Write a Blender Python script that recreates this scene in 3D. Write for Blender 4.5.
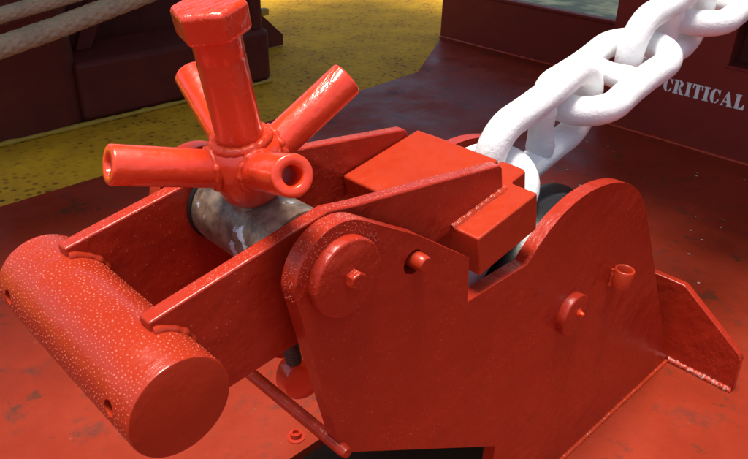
import bpy, bmesh, math, random
from mathutils import Vector, Matrix, noise
random.seed(7)
for o in list(bpy.data.objects): bpy.data.objects.remove(o)
S = bpy.context.scene
R = math.radians
ZD = 0.944                       # the pivot axis of the stopper lies this far above the deck
V = Vector

# ------------------------------------------------------------------ camera
RC = [[0.7165832837705753, -0.6970789000771218, 0.02427765408455239],
      [-0.3202920635928154, -0.3597748591354347, -0.8763418538067971],
      [0.6196139051215968, 0.6201959833805339, -0.4810774893700773]]
CAM = V((-0.5667789, -0.6299524, 0.5365497 + ZD))
cam = bpy.data.cameras.new('camera')
cam.sensor_width = 36.0
cam.lens = 36.0 * 712.967 / 748.0
cam.clip_start = 0.02
cam.clip_end = 500
co = bpy.data.objects.new('camera', cam)
S.collection.objects.link(co)
r, d, f_ = V(RC[0]), V(RC[1]), V(RC[2])
M = Matrix((r, -d, -f_)).transposed().to_4x4()
M.translation = CAM
co.matrix_world = M
S.camera = co

# ------------------------------------------------------------------ light: hazy bright sky, high soft sun
SUN_EL, SUN_AZ = R(84), R(175)     # azimuth counted from +X towards +Y
W = bpy.data.worlds.new('World'); S.world = W; W.use_nodes = True
nt = W.node_tree
bg = nt.nodes['Background']
sky = nt.nodes.new('ShaderNodeTexSky'); sky.sky_type = 'NISHITA'; sky.sun_disc = False
sky.sun_elevation = SUN_EL
sky.sun_rotation = math.pi/2 - SUN_AZ
sky.dust_density = 4.0; sky.air_density = 1.0; sky.ozone_density = 1.0
nt.links.new(sky.outputs[0], bg.inputs[0]); bg.inputs[1].default_value = 0.105
sl = bpy.data.lights.new('sun', 'SUN'); sl.energy = 3.3; sl.angle = R(20); sl.color = (1.0, 0.94, 0.84)
so = bpy.data.objects.new('sun', sl); S.collection.objects.link(so)
sd = V((math.cos(SUN_EL)*math.cos(SUN_AZ), math.cos(SUN_EL)*math.sin(SUN_AZ), math.sin(SUN_EL)))
so.rotation_euler = sd.to_track_quat('Z', 'Y').to_euler(); so.location = (0, 0, 8)
S.view_settings.view_transform = 'Standard'; S.view_settings.look = 'None'
S.view_settings.gamma = 1; S.view_settings.use_curve_mapping = False
S.view_settings.exposure = 0.66

# ------------------------------------------------------------------ materials
def new_mat(name):
    m = bpy.data.materials.new(name); m.use_nodes = True
    n = m.node_tree.nodes; l = m.node_tree.links
    return m, n, l, n['Principled BSDF']
def tex(n, l, kind, scale, coord, **kw):
    t = n.new(kind); t.inputs['Scale'].default_value = scale
    for k, v in kw.items(): t.inputs[k].default_value = v
    l.new(coord, t.inputs['Vector']); return t
def ramp(n, l, src, stops):
    c = n.new('ShaderNodeValToRGB'); l.new(src, c.inputs[0])
    e = c.color_ramp.elements
    while len(e) < len(stops): e.new(0.5)
    for i, (p, col) in enumerate(stops):
        e[i].position = p; e[i].color = (*col, 1) if len(col) == 3 else col
    return c
def mixc(n, l, fac, a, b):
    m = n.new('ShaderNodeMix'); m.data_type = 'RGBA'
    if isinstance(fac, float): m.inputs[0].default_value = fac
    else: l.new(fac, m.inputs[0])
    for i, x in ((6, a), (7, b)):
        if isinstance(x, tuple): m.inputs[i].default_value = (*x, 1)
        else: l.new(x, m.inputs[i])
    return m.outputs[2]
def math_n(n, l, op, a, b):
    m = n.new('ShaderNodeMath'); m.operation = op
    for i, x in enumerate((a, b)):
        if isinstance(x, (int, float)): m.inputs[i].default_value = x
        else: l.new(x, m.inputs[i])
    return m.outputs[0]
def bump(n, l, h, strength, dist, prev=None):
    b = n.new('ShaderNodeBump'); b.inputs['Strength'].default_value = strength; b.inputs['Distance'].default_value = dist
    l.new(h, b.inputs['Height'])
    if prev: l.new(prev, b.inputs['Normal'])
    return b.outputs[0]
def coord(n, l, stretch=(1, 1, 1), rot=(0, 0, 0)):
    g = n.new('ShaderNodeNewGeometry'); mp = n.new('ShaderNodeMapping')
    mp.inputs['Scale'].default_value = stretch; mp.inputs['Rotation'].default_value = rot
    l.new(g.outputs['Position'], mp.inputs[0]); return mp.outputs[0]

def paint(name, base, dark, rough=(0.28, 0.5), lump=0.5, coat=0.25, stroke=(26, 60, 26), rot=(0.4, 0.2, 0.5), dirt=0.25, speck=0.0, spec=0.28):
    """thick brushed gloss paint: brush strokes, sags, faint dirt"""
    m, n, l, b = new_mat(name)
    c = coord(n, l)
    big = tex(n, l, 'ShaderNodeTexNoise', 5.0, c, Detail=5.0, Roughness=0.62)
    fine = tex(n, l, 'ShaderNodeTexNoise', 42.0, c, Detail=6.0, Roughness=0.7)
    col = mixc(n, l, ramp(n, l, big.outputs[0], [(0.3, (0, 0, 0)), (0.72, (1, 1, 1))]).outputs[0], dark, base)
    grime = ramp(n, l, fine.outputs[0], [(0.58, (0, 0, 0)), (0.78, (dirt,)*3)])
    col = mixc(n, l, grime.outputs[0], col, tuple(x*0.35 for x in dark))
    sk = tex(n, l, 'ShaderNodeTexVoronoi', 105.0, c, Randomness=1.0)
    skm = math_n(n, l, 'MULTIPLY', ramp(n, l, sk.outputs['Distance'], [(0.10, (speck,)*3), (0.17, (0, 0, 0))]).outputs[0], ramp(n, l, big.outputs[0], [(0.42, (0, 0, 0)), (0.6, (1, 1, 1))]).outputs[0])
    col = mixc(n, l, skm, col, tuple(min(1, x*1.3 + 0.10) for x in base))
    l.new(col, b.inputs['Base Color'])
    rr = ramp(n, l, fine.outputs[0], [(0.3, (rough[0],)*3), (0.7, (rough[1],)*3)])
    l.new(rr.outputs[0], b.inputs['Roughness'])
    b.inputs['Coat Weight'].default_value = coat; b.inputs['Coat Roughness'].default_value = 0.10; b.inputs['Specular IOR Level'].default_value = spec
    cs = coord(n, l, stroke, rot)
    st = tex(n, l, 'ShaderNodeTexNoise', 1.0, cs, Detail=4.0, Roughness=0.6)
    sag = tex(n, l, 'ShaderNodeTexNoise', 14.0, c, Detail=3.0, Roughness=0.55)
    wm = tex(n, l, 'ShaderNodeTexNoise', 6.5, coord(n, l, (1, 1, 1), (2, 1, 3)), Detail=2.0)
    wr = math_n(n, l, 'MULTIPLY', st.outputs[0], ramp(n, l, wm.outputs[0], [(0.50, (0.10,)*3), (0.64, (1, 1, 1))]).outputs[0])
    nb = bump(n, l, wr, 0.45*lump, 0.012)
    nb = bump(n, l, sag.outputs[0], 0.35*lump, 0.014, nb)
    nb = bump(n, l, fine.outputs[0], 0.15*lump, 0.003, nb)
    l.new(nb, b.inputs['Normal']); l.new(nb, b.inputs['Coat Normal'])
    return m

M_RED   = paint('red_frame_paint', (0.45, 0.038, 0.010), (0.39, 0.029, 0.008))
M_PLATE = paint('red_plate_paint', (0.41, 0.027, 0.009), (0.345, 0.021, 0.007), rough=(0.24, 0.45), lump=1.0, coat=0.15, speck=0.8, spec=0.35)
M_NEW   = paint('fresh_red_gloss', (0.80, 0.056, 0.010), (0.71, 0.036, 0.008), rough=(0.25, 0.42), lump=0.9, coat=0.75, dirt=0.08, spec=0.5)
M_CYL   = paint('red_wet_paint', (0.40, 0.032, 0.010), (0.34, 0.025, 0.008), rough=(0.25, 0.42), lump=0.5, coat=0.35)
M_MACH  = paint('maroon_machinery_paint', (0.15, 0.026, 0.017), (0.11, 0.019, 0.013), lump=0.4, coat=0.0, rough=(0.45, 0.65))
M_WALL  = paint('dull_red_wall_paint', (0.27, 0.030, 0.019), (0.225, 0.025, 0.016), lump=0.35, coat=0.0, rough=(0.4, 0.6), stroke=(4, 4, 10))

def deck_mat():
    m, n, l, b = new_mat('wet_red_deck_paint')
    c = coord(n, l)
    a = tex(n, l, 'ShaderNodeTexNoise', 1.7, c, Detail=8.0, Roughness=0.65)
    s = tex(n, l, 'ShaderNodeTexNoise', 7.0, c, Detail=8.0, Roughness=0.7)
    g = tex(n, l, 'ShaderNodeTexNoise', 60.0, c, Detail=4.0, Roughness=0.7)
    col = mixc(n, l, ramp(n, l, a.outputs[0], [(0.35, (0, 0, 0)), (0.65, (1, 1, 1))]).outputs[0], (0.22, 0.024, 0.010), (0.30, 0.031, 0.011))
    smut = ramp(n, l, s.outputs[0], [(0.54, (0, 0, 0)), (0.66, (0.75,)*3)])
    col = mixc(n, l, smut.outputs[0], col, (0.11, 0.030, 0.020))
    sp2 = tex(n, l, 'ShaderNodeTexNoise', 5.0, coord(n, l, (1, 1, 1), (0, 0, 2)), Detail=9.0, Roughness=0.72)
    col = mixc(n, l, ramp(n, l, sp2.outputs[0], [(0.60, (0, 0, 0)), (0.625, (0.7,)*3)]).outputs[0], col, (0.085, 0.030, 0.016))
    sp3 = tex(n, l, 'ShaderNodeTexNoise', 9.0, coord(n, l, (1, 1, 1), (0, 0, 4)), Detail=9.0, Roughness=0.78)
    col = mixc(n, l, ramp(n, l, sp3.outputs[0], [(0.63, (0, 0, 0)), (0.70, (0.5,)*3)]).outputs[0], col, (0.48, 0.20, 0.14))
    spot = math_n(n, l, 'MULTIPLY', ramp(n, l, g.outputs[0], [(0.62, (0, 0, 0)), (0.7, (1, 1, 1))]).outputs[0],
                  ramp(n, l, s.outputs[0], [(0.5, (0, 0, 0)), (0.62, (0.7,)*3)]).outputs[0])
    col = mixc(n, l, spot, col, (0.035, 0.022, 0.018))
    l.new(col, b.inputs['Base Color'])
    wet = ramp(n, l, a.outputs[0], [(0.42, (0.22,)*3), (0.6, (0.52,)*3)])
    l.new(math_n(n, l, 'ADD', wet.outputs[0], math_n(n, l, 'MULTIPLY', g.outputs[0], 0.12)), b.inputs['Roughness'])
    b.inputs['Specular IOR Level'].default_value = 0.17
    nb = bump(n, l, s.outputs[0], 0.25, 0.012)
    nb = bump(n, l, g.outputs[0], 0.22, 0.003, nb)
    l.new(nb, b.inputs['Normal'])
    return m
M_DECK = deck_mat()

def yellow_mat():
    m, n, l, b = new_mat('worn_yellow_nonskid')
    c = coord(n, l)
    a = tex(n, l, 'ShaderNodeTexNoise', 2.2, c, Detail=8.0, Roughness=0.66)
    g = tex(n, l, 'ShaderNodeTexNoise', 18.0, c, Detail=6.0, Roughness=0.7)
    cg = coord(n, l, (1, 1, 0.0001), (0, 0, 0.12))
    v = tex(n, l, 'ShaderNodeTexVoronoi', 20.0, cg, Randomness=0.55)
    dots = ramp(n, l, math_n(n, l, 'ADD', v.outputs['Distance'], math_n(n, l, 'MULTIPLY', g.outputs[0], 0.35)), [(0.36, (1, 1, 1)), (0.50, (0, 0, 0))])
    worn = math_n(n, l, 'MULTIPLY', dots.outputs[0], ramp(n, l, a.outputs[0], [(0.40, (0.12,)*3), (0.62, (0.85,)*3)]).outputs[0])
    col = mixc(n, l, ramp(n, l, a.outputs[0], [(0.35, (0, 0, 0)), (0.65, (1, 1, 1))]).outputs[0], (0.80, 0.45, 0.020), (0.56, 0.29, 0.020))
    col = mixc(n, l, ramp(n, l, g.outputs[0], [(0.52, (0, 0, 0)), (0.72, (0.6,)*3)]).outputs[0], col, (0.20, 0.11, 0.03))
    col = mixc(n, l, worn, col, (0.07, 0.035, 0.015))
    l.new(col, b.inputs['Base Color']); b.inputs['Roughness'].default_value = 0.7; b.inputs['Specular IOR Level'].default_value = 0.12
    nb = bump(n, l, dots.outputs[0], 0.5, 0.004); nb = bump(n, l, g.outputs[0], 0.3, 0.004, nb)
    l.new(nb, b.inputs['Normal'])
    return m
M_YEL = yellow_mat()

def simple(name, col, rough=0.5, metal=0.0, bscale=0, bstr=0.3, var=0.15, **kw):
    m, n, l, b = new_mat(name)
    c = coord(n, l); t = tex(n, l, 'ShaderNodeTexNoise', bscale or 30.0, c, Detail=5.0, Roughness=0.65)
    cc = mixc(n, l, ramp(n, l, t.outputs[0], [(0.3, (0, 0, 0)), (0.7, (1, 1, 1))]).outputs[0], tuple(x*(1-var) for x in col), tuple(min(1, x*(1+var)) for x in col))
    l.new(cc, b.inputs['Base Color']); b.inputs['Roughness'].default_value = rough; b.inputs['Metallic'].default_value = metal
    for k, v in kw.items(): b.inputs[k].default_value = v
    l.new(bump(n, l, t.outputs[0], bstr, 0.004), b.inputs['Normal'])
    return m
M_BLACK = simple('black_roller_rubber', (0.012, 0.0125, 0.014), 0.3, bscale=25)
M_RUST  = simple('dark_rusty_steel', (0.09, 0.055, 0.04), 0.6, 0.3, bscale=40)
M_WELDP = simple('painted_weld', (0.46, 0.042, 0.012), 0.12, bscale=90, bstr=0.7, var=0.2)
M_WELDN = simple('fresh_painted_weld', (0.74, 0.056, 0.014), 0.12, bscale=60, bstr=0.8, var=0.15)
def bare_mat():
    m, n, l, b = new_mat('half_painted_weld')
    t = tex(n, l, 'ShaderNodeTexNoise', 38.0, coord(n, l), Detail=6.0, Roughness=0.7)
    l.new(mixc(n, l, ramp(n, l, t.outputs[0], [(0.50, (0, 0, 0)), (0.58, (1, 1, 1))]).outputs[0], (0.40, 0.035, 0.012), (0.46, 0.34, 0.31)), b.inputs['Base Color'])
    b.inputs['Roughness'].default_value = 0.25; l.new(bump(n, l, t.outputs[0], 0.9, 0.005), b.inputs['Normal'])
    return m
M_BARE = bare_mat()
M_TEXT  = simple('white_stencil_paint', (0.90, 0.89, 0.86), 0.6, bscale=60, var=0.08)
M_FLAKE = simple('pale_paint_chip', (0.6, 0.5, 0.4), 0.6)
M_DROP  = simple('water_drop_on_red', (0.47, 0.085, 0.05), 0.2, bscale=5, bstr=0.0, var=0.05)  # paler base colour stands in for the sky reflected in the drops
M_DROP.node_tree.nodes['Principled BSDF'].inputs['Specular IOR Level'].default_value = 0.25
M_SHADE_SLAB = simple('shade_slab_paint', (0.10, 0.07, 0.06), 0.7)  # underside colour of the added overhead shade slab
M_LUG   = simple('yellow_lug_paint', (0.5, 0.34, 0.04), 0.5)

def white_mat():
    m, n, l, b = new_mat('white_chain_paint')
    c = coord(n, l)
    a = tex(n, l, 'ShaderNodeTexNoise', 24.0, c, Detail=6.0, Roughness=0.65)
    g = tex(n, l, 'ShaderNodeTexNoise', 75.0, c, Detail=4.0, Roughness=0.6)
    col = mixc(n, l, ramp(n, l, a.outputs[0], [(0.62, (0, 0, 0)), (0.75, (0.35,)*3)]).outputs[0], (0.88, 0.88, 0.88), (0.60, 0.57, 0.55))
    l.new(col, b.inputs['Base Color']); b.inputs['Roughness'].default_value = 0.4
    nb = bump(n, l, a.outputs[0], 0.5, 0.008); nb = bump(n, l, g.outputs[0], 0.3, 0.003, nb)
    l.new(nb, b.inputs['Normal'])
    return m
M_WHITE = white_mat()

def trunnion_mat():
    m, n, l, b = new_mat('greasy_steel_with_old_primer')
    c = coord(n, l)
    a = tex(n, l, 'ShaderNodeTexNoise', 15.0, c, Detail=5.0, Roughness=0.6)
    a2 = tex(n, l, 'ShaderNodeTexNoise', 26.0, coord(n, l, (1, 1, 1), (1, 2, 3)), Detail=6.0, Roughness=0.65)
    col = mixc(n, l, ramp(n, l, a2.outputs[0], [(0.35, (0, 0, 0)), (0.65, (1, 1, 1))]).outputs[0], (0.085, 0.050, 0.034), (0.34, 0.24, 0.17))
    col = mixc(n, l, ramp(n, l, a.outputs[0], [(0.58, (0, 0, 0)), (0.605, (1, 1, 1))]).outputs[0], col, (0.50, 0.58, 0.68))
    l.new(col, b.inputs['Base Color']); b.inputs['Roughness'].default_value = 0.3; b.inputs['Metallic'].default_value = 0.25
    l.new(bump(n, l, a2.outputs[0], 0.35, 0.005), b.inputs['Normal'])
    return m
M_TRUN = trunnion_mat()

def rope_mat():
    m, n, l, b = new_mat('grey_beige_rope_fibre')
    c = coord(n, l)
    a = tex(n, l, 'ShaderNodeTexNoise', 120.0, c, Detail=5.0, Roughness=0.7)
    s = tex(n, l, 'ShaderNodeTexNoise', 9.0, c, Detail=4.0)
    col = mixc(n, l, a.outputs[0], (0.36, 0.27, 0.15), (0.78, 0.62, 0.38))
    col = mixc(n, l, ramp(n, l, s.outputs[0], [(0.5, (0, 0, 0)), (0.7, (0.5,)*3)]).outputs[0], col, (0.30, 0.24, 0.17))
    l.new(col, b.inputs['Base Color']); b.inputs['Roughness'].default_value = 0.9
    l.new(bump(n, l, a.outputs[0], 0.8, 0.006), b.inputs['Normal'])
    return m
M_ROPE = rope_mat()

def water_mat():
    m, n, l, b = new_mat('murky_green_water')
    c = coord(n, l)
    a = tex(n, l, 'ShaderNodeTexNoise', 0.45, c, Detail=6.0, Roughness=0.6)
    col = mixc(n, l, ramp(n, l, a.outputs[0], [(0.42, (0, 0, 0)), (0.6, (1, 1, 1))]).outputs[0], (0.018, 0.026, 0.018), (0.085, 0.095, 0.06))
    l.new(col, b.inputs['Base Color']); b.inputs['Roughness'].default_value = 0.5; b.inputs['Specular IOR Level'].default_value = 0.15
    l.new(bump(n, l, a.outputs[0], 0.6, 0.3), b.inputs['Normal'])
    return m
M_WATER = water_mat()

# ------------------------------------------------------------------ helpers
COL = S.collection
ORI = {}
def thing(name, label, cat, loc, group=None):
    o = bpy.data.objects.new(name, None); COL.objects.link(o); o.empty_display_size = 0.05
    o.location = (loc[0], loc[1], loc[2] + ZD)
    o['label'] = label; o['category'] = cat
    if group: o['group'] = group
    ORI[o.name] = V(o.location)
    return o
def obj(name, bm, mat, parent=None, bevel=0.0, seg=2, smooth=40, kind=None):
    """vertices come in stopper coordinates (z=0 at the pivot axis)"""
    off = ORI[parent.name] if parent else V((0, 0, 0))
    sh = V((0, 0, ZD)) - off
    for v in bm.verts: v.co += sh
    bmesh.ops.recalc_face_normals(bm, faces=bm.faces)
    me = bpy.data.meshes.new(name); bm.to_mesh(me); bm.free()
    for p in me.polygons: p.use_smooth = True
    me.set_sharp_from_angle(angle=R(smooth))
    o = bpy.data.objects.new(name, me); COL.objects.link(o)
    me.materials.append(mat)
    if parent: o.parent = parent
    ORI[o.name] = off
    if bevel:
        b = o.modifiers.new('bevel', 'BEVEL'); b.width = bevel; b.segments = seg; b.limit_method = 'ANGLE'; b.angle_limit = R(35)
        b.harden_normals = False
    if kind: o['kind'] = kind
    return o
def tag(o, label, cat, group=None):
    o['label'] = label; o['category'] = cat
    if group: o['group'] = group
def B(): return bmesh.new()
def box(bm, x0, x1, y0, y1, z0, z1):
    vs = [bm.verts.new((x, y, z)) for x in (x0, x1) for y in (y0, y1) for z in (z0, z1)]
    for f in ((0, 1, 3, 2), (4, 6, 7, 5), (0, 4, 5, 1), (2, 3, 7, 6), (0, 2, 6, 4), (1, 5, 7, 3)):
        bm.faces.new([vs[i] for i in f])
    return bm
def prism(bm, poly, y0, y1, holes=(), place=None):
    """outline in (x,z), pushed out along y; place maps (a, y, b) to a point"""
    place = place or (lambda a, y, b: V((a, y, b)))
    loops = []
    tmp = bmesh.new(); edges = []
    for lp in [poly, *holes]:
        vs = [tmp.verts.new((a, 0, b)) for a, b in lp]
        edges += [tmp.edges.new((vs[i], vs[(i+1) % len(vs)])) for i in range(len(vs))]
    if holes: bmesh.ops.triangle_fill(tmp, use_beauty=True, use_dissolve=False, edges=edges)
    else: tmp.faces.new(list(tmp.verts))
    tmp.verts.index_update()
    base = [[bm.verts.new(place(v.co.x, y, v.co.z)) for v in tmp.verts] for y in (y0, y1)]
    for f in tmp.faces:
        ids = [v.index for v in f.verts]
        bm.faces.new([base[0][i] for i in ids]); bm.faces.new([base[1][i] for i in reversed(ids)])
    for e in tmp.edges:
        if len(e.link_faces) == 1:
            i, j = e.verts[0].index, e.verts[1].index
            bm.faces.new((base[0][i], base[0][j], base[1][j], base[1][i]))
    tmp.free(); return bm
def frame(axis):
    a = V(axis).normalized(); h = V((0, 0, 1)) if abs(a.z) < 0.9 else V((1, 0, 0))
    u = a.cross(h).normalized(); return a, u, a.cross(u)
def lathe(bm, prof, o, axis, seg=32, phase=0.0, closed=False):
    """profile of (distance along axis, radius)"""
    a, u, w = frame(axis); o = V(o); rings = []
    for s, rr in prof:
        if rr < 1e-6: rings.append([bm.verts.new(o + a*s)])
        else: rings.append([bm.verts.new(o + a*s + (u*math.cos(t) + w*math.sin(t))*rr) for t in [phase + 2*math.pi*k/seg for k in range(seg)]])
    pairs = list(zip(rings, rings[1:]))
    if closed: pairs.append((rings[-1], rings[0]))
    for A, Bq in pairs:
        for k in range(seg):
            k2 = (k+1) % seg
            if len(A) == 1 and len(Bq) == 1: continue
            if len(A) == 1: bm.faces.new((A[0], Bq[k2], Bq[k]))
            elif len(Bq) == 1: bm.faces.new((A[k], A[k2], Bq[0]))
            else: bm.faces.new((A[k], A[k2], Bq[k2], Bq[k]))
    return bm
def sweep(bm, pts, rad, seg=8, closed=False, rough=0.0, up=None, twist=None):
    pts = [V(p) for p in pts]; n = len(pts); rings = []
    pu = None
    for i, p in enumerate(pts):
        if closed: t = pts[(i+1) % n] - pts[i-1]
        else: t = pts[min(i+1, n-1)] - pts[max(i-1, 0)]
        t.normalize()
        if up is not None: u = (V(up) - t*V(up).dot(t)).normalized()
        elif pu is None: u = frame(t)[1]
        else: u = (pu - t*pu.dot(t)).normalized()
        pu = u; w = t.cross(u)
        ring = []
        for k in range(seg):
            a = 2*math.pi*k/seg
            rr = rad(i, a) if callable(rad) else rad
            if rough: rr *= 1 + rough*noise.noise(p*70 + V((k, 0, 0)))
            ring.append(bm.verts.new(p + (u*math.cos(a) + w*math.sin(a))*rr))
        rings.append(ring)
    m = n if closed else n-1
    for i in range(m):
        A, Bq = rings[i], rings[(i+1) % n]
        for k in range(seg):
            k2 = (k+1) % seg; bm.faces.new((A[k], A[k2], Bq[k2], Bq[k]))
    if not closed:
        bm.faces.new(list(reversed(rings[0]))); bm.faces.new(rings[-1])
    return bm
def weld(a, b, r_, step=0.004, name='weld_bead', mat=None, parent=None):
    a, b = V(a), V(b); n = max(4, int((b-a).length/step))
    pts = [a + (b-a)*i/n + V([noise.noise(V((i*0.7, k*9.1, a.x*13))) * r_*0.25 for k in range(3)]) for i in range(n+1)]
    return obj(name, sweep(B(), pts, lambda i, t: r_*(0.9 + 0.05*math.sin(i*1.9) + 0.3*noise.noise(V((i*0.45, a.z*20, a.y*31)))), 8), mat or M_WELDP, parent, smooth=70)
def weld_path(pts, r_, mat, parent, closed=False, name='weld_bead'):
    return obj(name, sweep(B(), pts, lambda i, t: r_*(0.9 + 0.06*math.sin(i*1.9) + 0.35*noise.noise(V((i*0.45, r_*900, 0)))), 8, closed), mat, parent, smooth=70)
def arc(cx, cz, r_, a0, a1, n):
    return [(cx + r_*math.cos(R(a0 + (a1-a0)*i/n)), cz + r_*math.sin(R(a0 + (a1-a0)*i/n))) for i in range(n+1)]

# ------------------------------------------------------------------ the setting
def struct(name, bm, mat, **k):
    o = obj(name, bm, mat, **k); o['kind'] = 'structure'; return o
HX0, HX1, HY0, HY1 = -0.10, 1.30, 0.06, 0.505      # opening in the deck under the stopper (chain pipe)
DX0, DX1, DY0, YB = -4.0, 4.16, -4.0, 2.30
bm = B()
T = 0.03
def slab(bm, x0, x1, y0, y1): box(bm, x0, x1, y0, y1, -ZD-T, -ZD)
slab(bm, DX0, HX0, DY0, YB); slab(bm, HX1, DX1, DY0, YB)
slab(bm, HX0, HX1, DY0, HY0); slab(bm, HX0, HX1, HY1, YB)
prism(bm, [(DX0, YB), (DX1, YB), (DX1, 3.35), (3.236, 2.77), (0.75, 2.555), (DX0, 2.42)], 0, T, place=lambda a, y, b: V((a, b, -ZD-y)))
deck = struct('deck', bm, M_DECK)
bm = B(); box(bm, HX0+0.001, HX1-0.001, HY0+0.001, HY1-0.001, -ZD-0.9, -ZD-0.85)
for a in ((HX0-0.02, HX0, HY0-0.02, HY1+0.02), (HX1, HX1+0.02, HY0-0.02, HY1+0.02), (HX0, HX1, HY0-0.02, HY0), (HX0, HX1, HY1, HY1+0.02)):
    box(bm, *a, -ZD-0.9, -ZD-T-0.001)
struct('chain_pipe_well', bm, M_RUST)
bm = B()
prism(bm, [(-4.0, 2.2), (4.17, 2.2), (4.30, 3.37), (9.0, 7.2), (9.0, 9.0), (-4.0, 9.0)], 0, T, place=lambda a, y, b: V((a, b, -ZD-T-0.004-y+0.026)))
struct('walkway', bm, M_YEL)
bm = B(); box(bm, 4.5, 120, -60, 120, -6.2, -6.0); struct('water', bm, M_WATER)
bm = B()
prism(bm, [(1.55, -3.0), (4.9, -3.0), (4.9, 5.5), (-4.0, 5.5), (-4.0, 1.66), (1.55, 1.66)], 3.0, 3.2, place=lambda a, y, b: V((a, b, y)))
struct('added_shade_slab', bm, M_SHADE_SLAB)  # unseen overhead slab, added and shaped to shade the far deck and walls

# ------------------------------------------------------------------ stopper frame
MID = 0.1925
st = thing('chain_stopper', 'red painted steel chain stopper frame with two upright side plates', 'chain stopper', (0.75, MID, -ZD))
outline = (arc(0, -0.002, 0.083, 178, 58, 22) + [(0.163, 0.0), (0.297, -0.094), (0.305, -0.189), (0.487, -0.186)]
           + [(0.505, -0.170), (0.524, -0.153), (0.551, -0.134), (0.578, -0.119), (0.604, -0.109), (0.631, -0.101), (0.662, -0.0955), (0.694, -0.093), (0.735, -0.0945),
              (0.775, -0.100), (0.812, -0.1085), (0.848, -0.121), (0.874, -0.1325), (0.897, -0.146), (0.930, -0.169), (0.958, -0.194), (0.983, -0.223), (1.006, -0.256), (1.09, -0.386),
              (1.139, -0.464), (1.444, -ZD-0.004), (0.470, -ZD-0.004), (0.468, -0.657), (0.009, -0.351), (-0.005, -0.316), (-0.061, -0.09)])
hole = arc(0.1515, -0.043, 0.0215, 0, 345, 23)
near = obj('side_plate', prism(B(), outline, 0.0, 0.030, [hole]), M_PLATE, st, bevel=0.004, seg=3)
far = obj('side_plate', prism(B(), outline, 0.355, 0.385, [hole]), M_PLATE, st, bevel=0.004, seg=3)
# pivot caps with their hex bolts
def cap(name, x, z, y, r_, t, side, bolt_r, bolt_t, parent, mat=M_PLATE):
    c = obj(name, lathe(B(), [(0, r_*0.99), (t-0.003, r_), (t-0.0008, r_-0.0015), (t, r_-0.004), (t, 0)], (x, y, z), (0, side, 0), 48), mat, parent, smooth=50)
    if bolt_r:
        obj('bolt', lathe(B(), [(t-0.002, bolt_r), (t+bolt_t-0.002, bolt_r), (t+bolt_t, bolt_r*0.86), (t+bolt_t, 0)], (x+0.004, y, z), (0, side, 0), 6, 0.35), mat, c, bevel=0.0012)
    return c
cap('pivot_cap', 0, 0, 0.001, 0.061, 0.020, -1, 0.0152, 0.015, st)
cap('pivot_cap', 0, 0, 0.384, 0.061, 0.020, 1, 0.0152, 0.015, st)
rc = cap('roller_axle_cap', 0.695, -0.397, 0.001, 0.052, 0.022, -1, 0, 0, st)
obj('grease_nipple', lathe(B(), [(0.019, 0.010), (0.024, 0.010), (0.026, 0.006), (0.034, 0.0055), (0.036, 0.003), (0.036, 0)], (0.703, 0.001, -0.392), (0, -1, 0), 10), M_WELDN, rc)
cap('roller_axle_cap', 0.695, -0.397, 0.384, 0.052, 0.022, 1, 0, 0, st)
# pipe socket welded to the near plate
sock = obj('pin_socket', lathe(B(), [(-0.042, 0.0), (-0.042, 0.024), (0.002, 0.0245), (0.004, 0.023), (0.004, 0.0195), (0.002, 0.018), (-0.036, 0.018), (-0.036, 0)], (0.893, -0.0235, -0.358), (0.03, -0.06, 1), 28), M_RED, st, smooth=60)
weld((0.872, -0.003, -0.40), (0.874, -0.003, -0.356), 0.006, parent=sock)
# tie rod
obj('tie_rod', lathe(B(), [(-0.010, 0.0), (-0.010, 0.009), (0.0, 0.0115), (0.42, 0.0115), (0.42, 0)], (0.001, -0.006, -0.336), (0, 1, 0), 16), M_PLATE, st)
# transverse web plate behind both side plates
E0, E1 = V((1.139, 0, -0.464)), V((1.442, 0, -ZD))
web = [(-0.212, -ZD-0.003), (-0.208, -0.825), (-0.196, -0.805), (0.0, -0.662), (0.012, -0.657), (0.373, -0.657), (0.385, -0.662), (0.581, -0.805), (0.593, -0.825), (0.597, -ZD-0.003)]
wb = obj('web_plate', prism(B(), web, 1.440, 1.466, place=lambda a, y, b: V((y, a, b))), M_PLATE, st, bevel=0.003)
weld((1.439, -0.004, -ZD+0.006), (1.436, -0.208, -ZD+0.004), 0.011, mat=M_BARE, parent=wb)
weld((1.439, 0.390, -ZD+0.006), (1.436, 0.592, -ZD+0.004), 0.011, mat=M_BARE, parent=wb)
for y in (-0.002, 0.387):
    weld((0.475, y, -ZD+0.002), (1.43, y, -ZD+0.002), 0.008, parent=st)
# roller between the plates
prof = [(0.034, 0.0), (0.034, 0.15), (0.040, 0.246), (0.050, 0.255), (0.098, 0.258), (0.106, 0.256), (0.112, 0.248), (0.116, 0.254), (0.120, 0.266), (0.125, 0.271), (0.134, 0.270), (0.140, 0.260), (0.15, 0.245), (0.16, 0.234), (0.1925, 0.232)]
prof = prof + [(0.385-s, r_) for s, r_ in reversed(prof[:-1])]
prof = [(a, max(0, b-0.006)) for a, b in prof]
obj('guide_roller', lathe(B(), prof, (0.695, 0, -0.397), (0, 1, 0), 64), M_BLACK, st, smooth=50)
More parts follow.
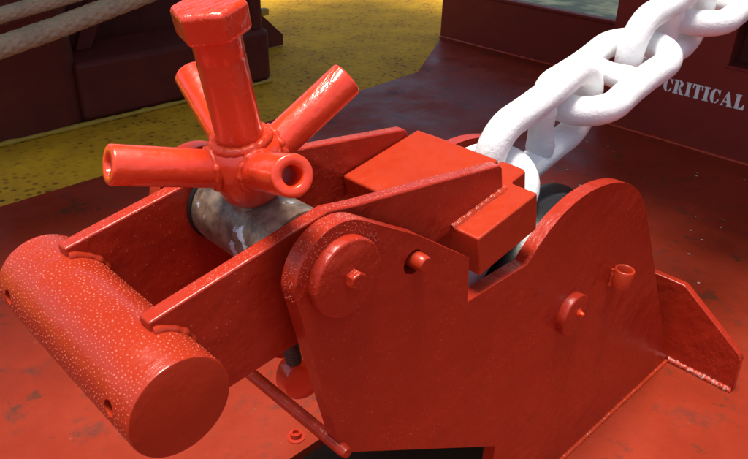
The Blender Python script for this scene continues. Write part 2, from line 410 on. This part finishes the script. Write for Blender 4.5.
# water beads resting on the frame
def drops(name, spots, parent, rmin=0.0009, rmax=0.0026):
    bm = B()
    for p, nn in spots:
        nn = V(nn).normalized(); a, u, w = frame(nn); q = random.random()
        rr = rmin + (rmax-rmin)*q**1.3
        h = rr*random.uniform(0.28, 0.42); p = V(p)
        el = random.uniform(0.85, 1.2)
        r0 = [bm.verts.new(p + (u*math.cos(k*math.pi/3)*el + w*math.sin(k*math.pi/3))*rr - nn*0.0002) for k in range(6)]
        r1 = [bm.verts.new(p + (u*math.cos(k*math.pi/3)*el + w*math.sin(k*math.pi/3))*rr*0.72 + nn*h*0.65) for k in range(6)]
        tp = bm.verts.new(p + nn*h)
        for k in range(6):
            k2 = (k+1) % 6
            bm.faces.new((r0[k], r0[k2], r1[k2], r1[k])); bm.faces.new((r1[k], r1[k2], tp))
    return obj(name, bm, M_DROP, parent, smooth=80, kind='stuff')
sp = []
for _ in range(210):
    a = R(random.uniform(60, 190)); sp.append(((0.0831*math.cos(a), random.uniform(0.004, 0.026), -0.002+0.0831*math.sin(a)), (math.cos(a), 0, math.sin(a))))
for _ in range(230):
    x = random.uniform(0.045, 0.29); t = (x-0.044)/(0.297-0.044)
    sp.append(((x, random.uniform(0.004, 0.026), 0.0685 - t*0.1625 + 0.0002), (0.54, 0, 0.84)))
for _ in range(170):
    a = R(random.uniform(20, 170)); rr = random.uniform(0.062, 0.08)
    sp.append(((rr*math.cos(a), -0.0001, rr*math.sin(a)), (0, -1, 0)))
drops('water_beads', sp, near, 0.0007, 0.0017)

# ------------------------------------------------------------------ locking lever with its counterweight
lv = thing('locking_lever', 'red two-armed locking lever with round counterweight bar, pivoted in the stopper', 'lever', (0, MID, -0.2))
lev = [(-0.262, 0.011), (-0.024, 0.057), (0.03, 0.066), (0.083, 0.0575), (0.25, 0.040), (0.444, 0.018), (0.452, 0.010), (0.463, -0.041), (0.356, -0.064), (0.20, -0.10), (0.08, -0.13), (-0.068, -0.143), (-0.245, -0.163)]
arm_n = obj('lever_arm', prism(B(), lev, 0.060, 0.085), M_PLATE, lv, bevel=0.003, seg=3)
arm_f = obj('lever_arm', prism(B(), lev, 0.300, 0.325), M_PLATE, lv, bevel=0.003, seg=3)
K = 0.96
CX, CZ, CR = -0.566779 + K*(-0.2561+0.566779), 0.53655 + K*(-0.0972-0.53655), K*0.0722
CY0, CY1 = -0.012, 0.390
hy = [CY0 + 0.062, CY1 - 0.045]
bm = B()
cw = obj('counterweight', lathe(bm, [(0, 0), (0, CR-0.003), (0.0008, CR-0.001), (0.003, CR), (0.10, CR), (0.2, CR), (0.3, CR), (CY1-CY0-0.003, CR), (CY1-CY0, CR-0.003), (CY1-CY0, 0)], (CX, CY0, CZ), (0, 1, 0), 96), M_CYL, lv, smooth=50)
# two blind holes drilled into the counterweight
def drill(o, cuts):
    tmp = []
    for c, nn, rr, dp in cuts:
        bm = lathe(B(), [(-dp, 0), (-dp, rr), (0.02, rr), (0.02, 0)], c, nn, 24)
        t = obj('cutter', bm, M_CYL, lv); tmp.append(t)
        m = o.modifiers.new('hole', 'BOOLEAN'); m.operation = 'DIFFERENCE'; m.object = t; m.solver = 'EXACT'
    bpy.context.view_layer.update()
    me = bpy.data.meshes.new_from_object(o.evaluated_get(bpy.context.evaluated_depsgraph_get()))
    o.modifiers.clear(); o.data = me
    for t in tmp: bpy.data.objects.remove(t)
    me.set_sharp_from_angle(angle=R(40))
cuts = []
for y in (0.036, 0.350):
    nn = V((math.cos(R(172)), 0, math.sin(R(172)))); cuts.append((V((CX, y, CZ)) + nn*CR, nn, 0.0112, 0.035))
drill(cw, cuts)
for y, m_ in ((0.0605, 1), (0.0845, -1), (0.3005, 1), (0.3245, -1)):
    pts = [(CX + (CR-0.001)*math.cos(R(a)), y, CZ + (CR-0.001)*math.sin(R(a))) for a in range(82, -36, -4)]
    weld_path(pts, 0.0085, M_CYL, cw)
sp = []; cells = {}; GS = 0.0052
for _ in range(16000):
    a = R(random.uniform(0, 215)); y = random.uniform(CY0+0.004, CY1-0.004)
    if random.random() > 1.15 - abs(a-R(105))/R(110)*0.75: continue
    key = (int(a*CR/GS), int(y/GS)); q = (a*CR, y)
    if any((q[0]-w[0])**2 + (q[1]-w[1])**2 < GS*GS for dx in (-1, 0, 1) for dy in (-1, 0, 1) for w in cells.get((key[0]+dx, key[1]+dy), ())): continue
    cells.setdefault(key, []).append(q)
    if abs(a-R(172)) < 0.18 and min(abs(y-0.036), abs(y-0.35)) < 0.012: continue
    if math.cos(a) > 0.05 and (0.052 < y < 0.093 or 0.292 < y < 0.333): continue
    sp.append(((CX + CR*math.cos(a), y, CZ + CR*math.sin(a)), (math.cos(a), 0, math.sin(a))))
drops('water_beads', sp, cw, 0.0010, 0.0021)
def top_drops(arm, y0, y1, n):
    s = []
    for _ in range(n):
        x = random.uniform(-0.2, 0.44)
        for (xa, za), (xb, zb) in zip(lev[:6], lev[1:6]):
            if xa <= x <= xb:
                z = za + (zb-za)*(x-xa)/(xb-xa); s.append(((x, random.uniform(y0+0.003, y1-0.003), z), (-(zb-za), 0, xb-xa)))
    drops('water_beads', s, arm, 0.0005, 0.0015)
top_drops(arm_n, 0.060, 0.085, 650); top_drops(arm_f, 0.300, 0.325, 400)
# the bar across the chain: tilted with the lever
SLP = 0.2
def bz(x): return -0.064 + SLP*(x-0.319)
ca, sa = math.cos(math.atan(SLP)), math.sin(math.atan(SLP))
def tilt(a, y, b):          # plan outline (a = x, b = y), y = depth below the bar's top plane
    return V((a + y*sa, b, bz(a) - y*ca))
fork = [(0.317, 0.0), (0.487, 0.0), (0.487, 0.056), (0.492, 0.061), (0.533, 0.061), (0.540, 0.068), (0.540, 0.124), (0.45, 0.124), (0.45, 0.261), (0.540, 0.261),
        (0.540, 0.317), (0.533, 0.324), (0.492, 0.324), (0.487, 0.329), (0.487, 0.385), (0.317, 0.385)]
bar = obj('stopper_bar', prism(B(), fork, 0.0, 0.084, place=tilt), M_RED, lv, bevel=0.012, seg=4)
lid = [(0.278, 0.088), (0.487, 0.088), (0.487, 0.297), (0.278, 0.297)]
obj('top_plate', prism(B(), lid, -0.042, 0.001, place=tilt), M_RED, lv, bevel=0.005, seg=3)
for y, sg in ((0.060, -1), (0.325, 1)):
    weld((0.318, y, bz(0.318)-0.003), (0.466, y, bz(0.466)-0.003), 0.0105, name='weld_bead', parent=lv)
# stop pin sticking out through the plate
obj('stop_pin', lathe(B(), [(-0.022, 0.0), (-0.022, 0.011), (-0.019, 0.0135), (-0.010, 0.0145), (0.060, 0.0145)], (0.158, 0, -0.041), (0, 1, 0), 24), M_RED, lv, smooth=50)

# ------------------------------------------------------------------ tightening screw with four handles
PHI, DL = -0.202, -0.041
U = V((math.sin(PHI), math.sin(DL), math.cos(PHI))).normalized()
VV = V((0, 1, 0)).cross(U).normalized(); WW = U.cross(VV)
O = V((0, 0.186, 0))
sc = thing('screw_handle', 'glossy fresh red tightening screw with hex head and four tube handles', 'screw', O + U*(-0.40))
obj('screw_shaft', lathe(B(), [(-0.06, 0), (-0.06, 0.022), (0.0, 0.022), (0.10, 0.030), (0.16, 0.0335), (0.282, 0.0335), (0.286, 0.0325), (0.289, 0.0335), (0.325, 0.0335), (0.325, 0)], O, U, 40), M_NEW, sc, smooth=50)
a_, u_, w_ = frame(U)
obj('hex_head', lathe(B(), [(0.318, 0.0), (0.318, 0.046), (0.322, 0.050), (0.354, 0.0505), (0.359, 0.046), (0.360, 0)], O, U, 6, 0.80), M_NEW, sc, bevel=0.003, seg=3, smooth=25)
HC = O + U*0.105
hub_prof = [(-0.052, 0.0), (-0.052, 0.024), (-0.046, 0.034), (-0.030, 0.046), (-0.005, 0.054), (0.02, 0.058), (0.038, 0.055), (0.050, 0.049), (0.056, 0.040), (0.060, 0.034), (0.060, 0.0)]
hb = lathe(B(), hub_prof, HC, U, 48)
for v in hb.verts: v.co += (v.co-HC).normalized()*0.0022*noise.noise(v.co*45)
hub = obj('hub', hb, M_NEW, sc, smooth=70)
ring = [HC + U*0.055 + (VV*math.cos(t) + WW*math.sin(t))*0.0385 for t in [2*math.pi*i/60 for i in range(60)]]
weld_path(ring, 0.009, M_WELDN, hub, True)
AZ, EL, AL = -3.372, 0.45, 0.202
for k in range(4):
    a = AZ + k*math.pi/2
    dr = (VV*math.cos(a) + WW*math.sin(a))*math.cos(EL) + U*math.sin(EL)
    h = obj('handle', lathe(B(), [(0.0, 0.0275), (AL-0.004, 0.0275), (AL-0.001, 0.0265), (AL, 0.0245), (AL, 0.0155), (AL-0.002, 0.0135), (AL-0.05, 0.0130), (AL-0.05, 0.0)], HC, dr, 40), M_NEW, sc, smooth=50)
    _, e1, e2 = frame(dr)
    pts = []
    for i in range(48):
        t = 2*math.pi*i/48; q = HC + (e1*math.cos(t) + e2*math.sin(t))*0.0268
        s0 = 0.03
        while s0 < 0.09:                      # first point along the tube outside the hub
            p = q + dr*s0 - HC; ax = p.dot(U); rad = (p - U*ax).length
            rh = max((r1 + (r2-r1)*(ax-s1)/(s2-s1) for (s1, r1), (s2, r2) in zip(hub_prof, hub_prof[1:]) if s1 < s2 and s1 <= ax <= s2), default=0)
            if rad > rh: break
            s0 += 0.001
        pts.append(q + dr*s0)
    weld_path(pts, 0.0062, M_WELDN, h, True)
obj('threaded_spindle', lathe(B(), [(-0.35, 0), (-0.35, 0.014)] + [(-0.35 + 0.004*k, 0.0155 if k % 2 else 0.0135) for k in range(1, 72)] + [(-0.05, 0.014), (-0.05, 0)], O, U, 24), M_RUST, sc, smooth=20)
obj('foot_disc', lathe(B(), [(-0.022, 0), (-0.022, 0.036), (-0.016, 0.047), (0.012, 0.050), (0.022, 0.044), (0.022, 0)], O + U*(-0.352) + V((0.012, 0, -0.006)), (0.12, 1, 0), 28), M_NEW, sc)
tr = obj('trunnion', lathe(B(), [(0.086, 0), (0.086, 0.050), (0.088, 0.062), (0.10, 0.0635), (0.272, 0.0635), (0.274, 0.0630), (0.278, 0.0615), (0.2985, 0.0615), (0.2985, 0)], (0, 0, 0), (0, 1, 0), 56), M_TRUN, sc, smooth=50)
obj('shade_ring', lathe(B(), [(0.290, 0.062), (0.290, 0.0645), (0.299, 0.0645), (0.2995, 0.0)], (0, 0, 0), (0, 1, 0), 48), M_BLACK, tr)  # thin black ring standing in for shade at the trunnion's far end
obj('boss', lathe(B(), [(0.03, 0.040), (0.058, 0.036), (0.066, 0.030), (0.07, 0.0)], O, U, 40), M_TRUN, tr, smooth=70)

# ------------------------------------------------------------------ anchor chain
D = 0.068
def link_path(n=16):
    hs, rr = 1.62*D, 1.25*D; p = []
    for i in range(n+1): a = -math.pi/2 + math.pi*i/n; p.append(V((hs + rr*math.cos(a), rr*math.sin(a), 0)))
    for i in range(1, 6): p.append(V((hs - 2*hs*i/6, rr*(1 - 0.06*math.sin(math.pi*i/6)), 0)))
    for i in range(n+1): a = math.pi/2 + math.pi*i/n; p.append(V((-hs + rr*math.cos(a), rr*math.sin(a), 0)))
    for i in range(1, 6): p.append(V((-hs + 2*hs*i/6, -rr*(1 - 0.06*math.sin(math.pi*i/6)), 0)))
    return p
ch = thing('anchor_chain', 'heavy white painted stud link chain rising out of the stopper', 'chain', (0.8, MID, -0.16))
centers = [((0.500, -0.190), 36), ((0.782, -0.034), 15.5), ((1.058, 0.042), 13), ((1.338, 0.103), 11), ((1.624, 0.148), 8.5), ((1.912, 0.186), 7.5), ((2.200, 0.224), 7.5)]
for i, ((x, z), ang) in enumerate(centers):
    mt = Matrix.Translation((x, MID, z)) @ Matrix.Rotation(-R(ang), 4, 'Y') @ Matrix.Rotation(R(90 if i % 2 else 0) + R(4), 4, 'X')
    path = [mt @ p for p in link_path()]
    lk = obj('chain_link', sweep(B(), path, D*0.505, 20, True, up=mt.to_3x3() @ V((0, 0, 1))), M_WHITE, ch, smooth=60)
    sv = mt.to_3x3() @ V((0, 1, 0))
    obj('stud', lathe(B(), [(-1.05*D, 0.44*D), (-0.7*D, 0.50*D), (-0.3*D, 0.44*D), (0, 0.42*D), (0.3*D, 0.44*D), (0.7*D, 0.50*D), (1.05*D, 0.44*D)], (x, MID, z), sv, 20), M_WHITE, lk, smooth=60)

# ------------------------------------------------------------------ steel housing with stencilled word
WX = 3.32
hs = thing('steel_housing', 'dull red steel housing wall with a stencilled white word and a recess', 'housing', (WX, 0.3, -ZD))
WY0, WY1, WZ1 = -2.2, 1.36, 0.9
RY0, RY1, RZ0, RZ1 = 0.25, 0.692, -0.455, -0.20
bm = B()
def panel(y0, y1, z0, z1): box(bm, WX, WX+0.02, y0, y1, z0, z1)
panel(WY0, RY0, -ZD, WZ1); panel(RY1, WY1, -ZD, WZ1); panel(RY0, RY1, -ZD, RZ0); panel(RY0, RY1, RZ1, WZ1)
box(bm, WX+0.0201, WX+0.6, WY1-0.02, WY1, -ZD, WZ1)
box(bm, WX+0.0201, WX+0.6, WY0, WY0+0.02, -ZD, WZ1)
obj('wall', bm, M_WALL, hs)
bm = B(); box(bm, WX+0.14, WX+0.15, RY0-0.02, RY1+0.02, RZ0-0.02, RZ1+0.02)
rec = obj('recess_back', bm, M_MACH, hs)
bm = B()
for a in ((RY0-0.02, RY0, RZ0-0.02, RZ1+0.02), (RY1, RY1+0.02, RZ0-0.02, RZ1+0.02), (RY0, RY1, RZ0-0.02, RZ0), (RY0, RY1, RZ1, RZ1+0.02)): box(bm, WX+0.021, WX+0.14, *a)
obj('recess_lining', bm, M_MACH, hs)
bm = B(); box(bm, WX+0.10, WX+0.139, 0.30, 0.645, -0.40, -0.25); obj('recess_door', bm, M_WALL, hs, bevel=0.006)
bm = B(); box(bm, WX-0.008, WX-0.0005, RY0-0.01, RY1+0.012, RZ0-0.010, RZ0-0.001); obj('recess_sill', bm, M_WALL, hs, bevel=0.002)
weld((WX-0.004, WY0, -ZD+0.004), (WX-0.004, WY1, -ZD+0.004), 0.010, step=0.012, parent=hs)
def ring_poly(cx, cz, rx, rz, tx, tz, a0, a1, n=14):
    o_ = [(cx + rx*math.cos(R(a0+(a1-a0)*i/n)), cz + rz*math.sin(R(a0+(a1-a0)*i/n))) for i in range(n+1)]
    i_ = [(cx + (rx-tx)*math.cos(R(a0+(a1-a0)*i/n)), cz + (rz-tz)*math.sin(R(a0+(a1-a0)*i/n))) for i in range(n+1)]
    return o_ + i_[::-1]
def rect(a0, a1, b0, b1): return [(a0, b0), (a1, b0), (a1, b1), (a0, b1)]
GL = {
 'C': (0.80, [ring_poly(0.40, 0.5, 0.40, 0.51, 0.29, 0.09, 98, 262), ring_poly(0.42, 0.5, 0.36, 0.51, 0.11, 0.09, 80, 28, 6), [(0.66, 0.98), (0.76, 0.98), (0.76, 0.62), (0.70, 0.62)], ring_poly(0.42, 0.5, 0.36, 0.51, 0.11, 0.09, -80, -22, 6)]),
 'R': (0.92, [rect(0.08, 0.37, 0, 1), rect(0, 0.12, 0, 0.11), rect(0, 0.12, 0.89, 1), rect(0.34, 0.44, 0, 0.11), ring_poly(0.42, 0.75, 0.36, 0.25, 0.25, 0.09, 88, -88), [(0.44, 0.5), (0.60, 0.46), (0.84, 0.07), (0.92, 0.07), (0.92, 0), (0.60, 0), (0.44, 0.36)]]),
 'I': (0.48, [rect(0.09, 0.39, 0, 1), rect(0, 0.13, 0, 0.11), rect(0, 0.13, 0.89, 1), rect(0.35, 0.48, 0, 0.11), rect(0.35, 0.48, 0.89, 1)]),
 'T': (0.84, [rect(0.27, 0.57, 0.0, 1), rect(0.22, 0.31, 0, 0.11), rect(0.53, 0.62, 0, 0.11), [(0, 1), (0.26, 1), (0.26, 0.93), (0.13, 0.91), (0.06, 0.66), (0, 0.66)], [(0.84, 1), (0.58, 1), (0.58, 0.93), (0.71, 0.91), (0.78, 0.66), (0.84, 0.66)]]),
 'A': (0.98, [[(0.40, 1), (0.56, 1), (0.90, 0.11), (0.98, 0.07), (0.98, 0), (0.54, 0), (0.54, 0.09), (0.58, 0.09), (0.36, 0.72)], [(0.36, 0.86), (0.39, 0.74), (0.18, 0.07), (0.27, 0.07), (0.27, 0), (0, 0), (0, 0.11), (0.09, 0.07)], rect(0.27, 0.52, 0.24, 0.35)]),
 'L': (0.80, [rect(0.08, 0.37, 0, 1), rect(0, 0.12, 0, 0.11), rect(0, 0.12, 0.89, 1), rect(0.34, 0.46, 0.89, 1), [(0.40, 0), (0.80, 0), (0.80, 0.40), (0.73, 0.40), (0.60, 0.14), (0.40, 0.12)]]),
}
word = 'CRITICAL'; gap = 0.10
tw = sum(GL[c][0] for c in word) + gap*(len(word)-1)
TY0, TY1, TZ, TH = 1.004, 0.560, -0.664, 0.077
su = (TY0-TY1)/tw; x = 0
for cix, c in enumerate(word):
    bm = B()
    for pol in GL[c][1]:
        prism(bm, pol, WX-0.0012, WX-0.0002, place=lambda a, y, b, x=x: V((y, TY0 - (x+a)*su, TZ + b*TH)))
    obj('letter', bm, M_TEXT, hs); x += GL[c][0] + gap

# ------------------------------------------------------------------ bulwark
bw = thing('bulwark', 'low dull red steel bulwark at the deck edge, green water beyond it', 'bulwark', (4.16, 2.2, -ZD))
bm = B(); box(bm, 4.16, 4.19, -3.0, 3.365, -ZD-0.05, -0.56); obj('plating', bm, M_WALL, bw, bevel=0.004)
bm = B(); box(bm, 4.145, 4.215, -3.0, 3.37, -0.5595, -0.535); obj('cap_rail', bm, M_WALL, bw, bevel=0.006)
weld((4.156, 0.5, -ZD+0.004), (4.156, 3.36, -ZD+0.004), 0.012, step=0.015, parent=bw)

# ------------------------------------------------------------------ maroon machinery seat with ropes in front
ms = thing('machinery_seat', 'dark maroon steel machinery seat standing on the yellow walkway', 'machinery', (1.4, 3.5, -ZD))
def rbox(x0, x1, y0, y1, z0, z1, r_):
    pol = []
    for cx, cy, a0 in ((x1-r_, y1-r_, 0), (x0+r_, y1-r_, 90), (x0+r_, y0+r_, 180), (x1-r_, y0+r_, 270)): pol += arc(cx, cy, r_, a0, a0+90, 8)
    return prism(B(), pol, z0, z1, place=lambda a, y, b: V((a, b, y)))
obj('column', rbox(0.30, 1.02, 3.27, 4.0, -ZD, 0.3, 0.16), M_MACH, ms, bevel=0.006)
obj('base_beam', rbox(0.98, 2.32, 3.29, 3.75, -ZD, -0.60, 0.05), M_MACH, ms, bevel=0.03, seg=4)
bm = B(); box(bm, 0.98, 2.3, 3.95, 4.0, -ZD, 0.3); obj('back_plate', bm, M_MACH, ms)
bm = B(); prism(bm, [(1.10, -0.60), (1.20, -0.60), (1.66, 0.3), (1.50, 0.3)], 3.55, 3.60); obj('diagonal_rib', bm, M_MACH, ms, bevel=0.005)
obj('post', lathe(B(), [(0, 0), (0, 0.065), (0.02, 0.065), (0.03, 0.048), (1.3, 0.048), (1.3, 0)], (2.27, 3.40, -ZD), (0, 0, 1), 32), M_MACH, ms, smooth=50)
bm = B(); prism(bm, [(2.30, -ZD), (2.95, -ZD), (2.95, -0.86), (2.86, -0.78), (2.34, -0.30), (2.30, -0.30)], 3.98, 4.01); obj('bracket_plate', bm, M_MACH, ms, bevel=0.004)
bm = B(); box(bm, 2.30, 2.375, 3.37, 3.42, -0.53, -0.485); obj('lug', bm, M_LUG, ms, bevel=0.008)
pts = [(0.46, 3.262, 0)] 
base_line = [(0.30+0.16-0.16*math.sin(R(a)), 3.268+0.16-0.16*math.cos(R(a)), -ZD+0.006) for a in range(80, -1, -10)] + [(0.30+0.16+i*0.03, 3.266, -ZD+0.006) for i in range(1, 62)]
weld_path([V(p) + V((0, -0.006, 0)) for p in base_line], 0.016, M_LUG, ms, name='base_sealant')

def rope(label, a, b, sag, rad):
    a, b = V(a), V(b); ln = (b-a).length; n = int(ln/0.0045)
    c = [a + (b-a)*i/n - V((0, 0, sag*4*(i/n)*(1-i/n))) + V((0, 1, 1))*0.006*noise.noise(V((i*0.012, rad*100, 0))) for i in range(n+1)]
    p = rad*1.15
    def rr(i, t):
        w = ln*i/n/p
        br = max(abs(math.sin(4*t + w*2.2)), abs(math.sin(4*t - w*2.2)))
        return rad*(0.86 + 0.20*br + 0.05*noise.noise(V((i*0.4, t*5, rad*50))))
    o = obj('mooring_rope', sweep(B(), c, rr, 40), M_ROPE, smooth=80)
    bm = B(); t = (b-a).normalized()
    for _ in range(1500):                      # frayed fibres standing off the rope
        p0 = c[random.randrange(len(c))]; th = random.uniform(0, 2*math.pi); _, e1, e2 = frame(t)
        nn = e1*math.cos(th) + e2*math.sin(th); q = p0 + nn*rad*0.97
        dv = (t*random.uniform(-1, 1) + nn*random.uniform(0.15, 0.9)).normalized()*random.uniform(0.008, 0.024)
        sv = dv.cross(nn).normalized()*0.0007; k = dv.normalized().cross(sv).normalized()*0.0007
        vs = [bm.verts.new(q + sv), bm.verts.new(q - sv), bm.verts.new(q + k), bm.verts.new(q + dv + nn*random.uniform(-0.004, 0.004))]
        for f in ((0, 1, 3), (1, 2, 3), (2, 0, 3)): bm.faces.new([vs[i] for i in f])
    obj('frayed_fibres', bm, M_ROPE, o, kind='stuff')
    tag(o, label, 'rope', 'mooring ropes')
rope('thick frayed beige mooring rope, the higher one in front of the machinery seat', (-0.2, 2.86, -0.29), (1.9, 2.98, -0.02), 0.012, 0.034)
rope('thick frayed beige mooring rope, the lower one in front of the machinery seat', (-0.2, 2.84, -0.46), (2.1, 2.96, -0.03), 0.012, 0.048)

# ------------------------------------------------------------------ small things on the deck
def deck_bolt(x, y):
    b = obj('deck_bolt', lathe(B(), [(-0.004, 0.026), (0.003, 0.026), (0.004, 0.016), (0.018, 0.015), (0.018, 0.009), (0.008, 0.008), (0.008, 0)], (x, y, -ZD), (0, 0, 1), 20), M_PLATE)
    tag(b, 'small red painted bolt on the deck beside the dark opening', 'bolt'); return b
deck_bolt(0.331, 0.556)
bm = B()
for _ in range(60):
    x, y = random.uniform(1.4, 3.2), random.uniform(-0.5, 1.8); s = random.uniform(0.003, 0.009); a = random.random()*6
    vs = [bm.verts.new((x + s*math.cos(a+k*1.57)*random.uniform(.5, 1), y + s*math.sin(a+k*1.57), -ZD + 0.0015 + 0.002*random.random())) for k in range(4)]
    bm.faces.new(vs)
fl = obj('paint_chips', bm, M_FLAKE, kind='stuff'); fl['label'] = 'scattered pale paint chips on the shaded deck'; fl['category'] = 'paint chips'

S.render.engine = 'CYCLES'
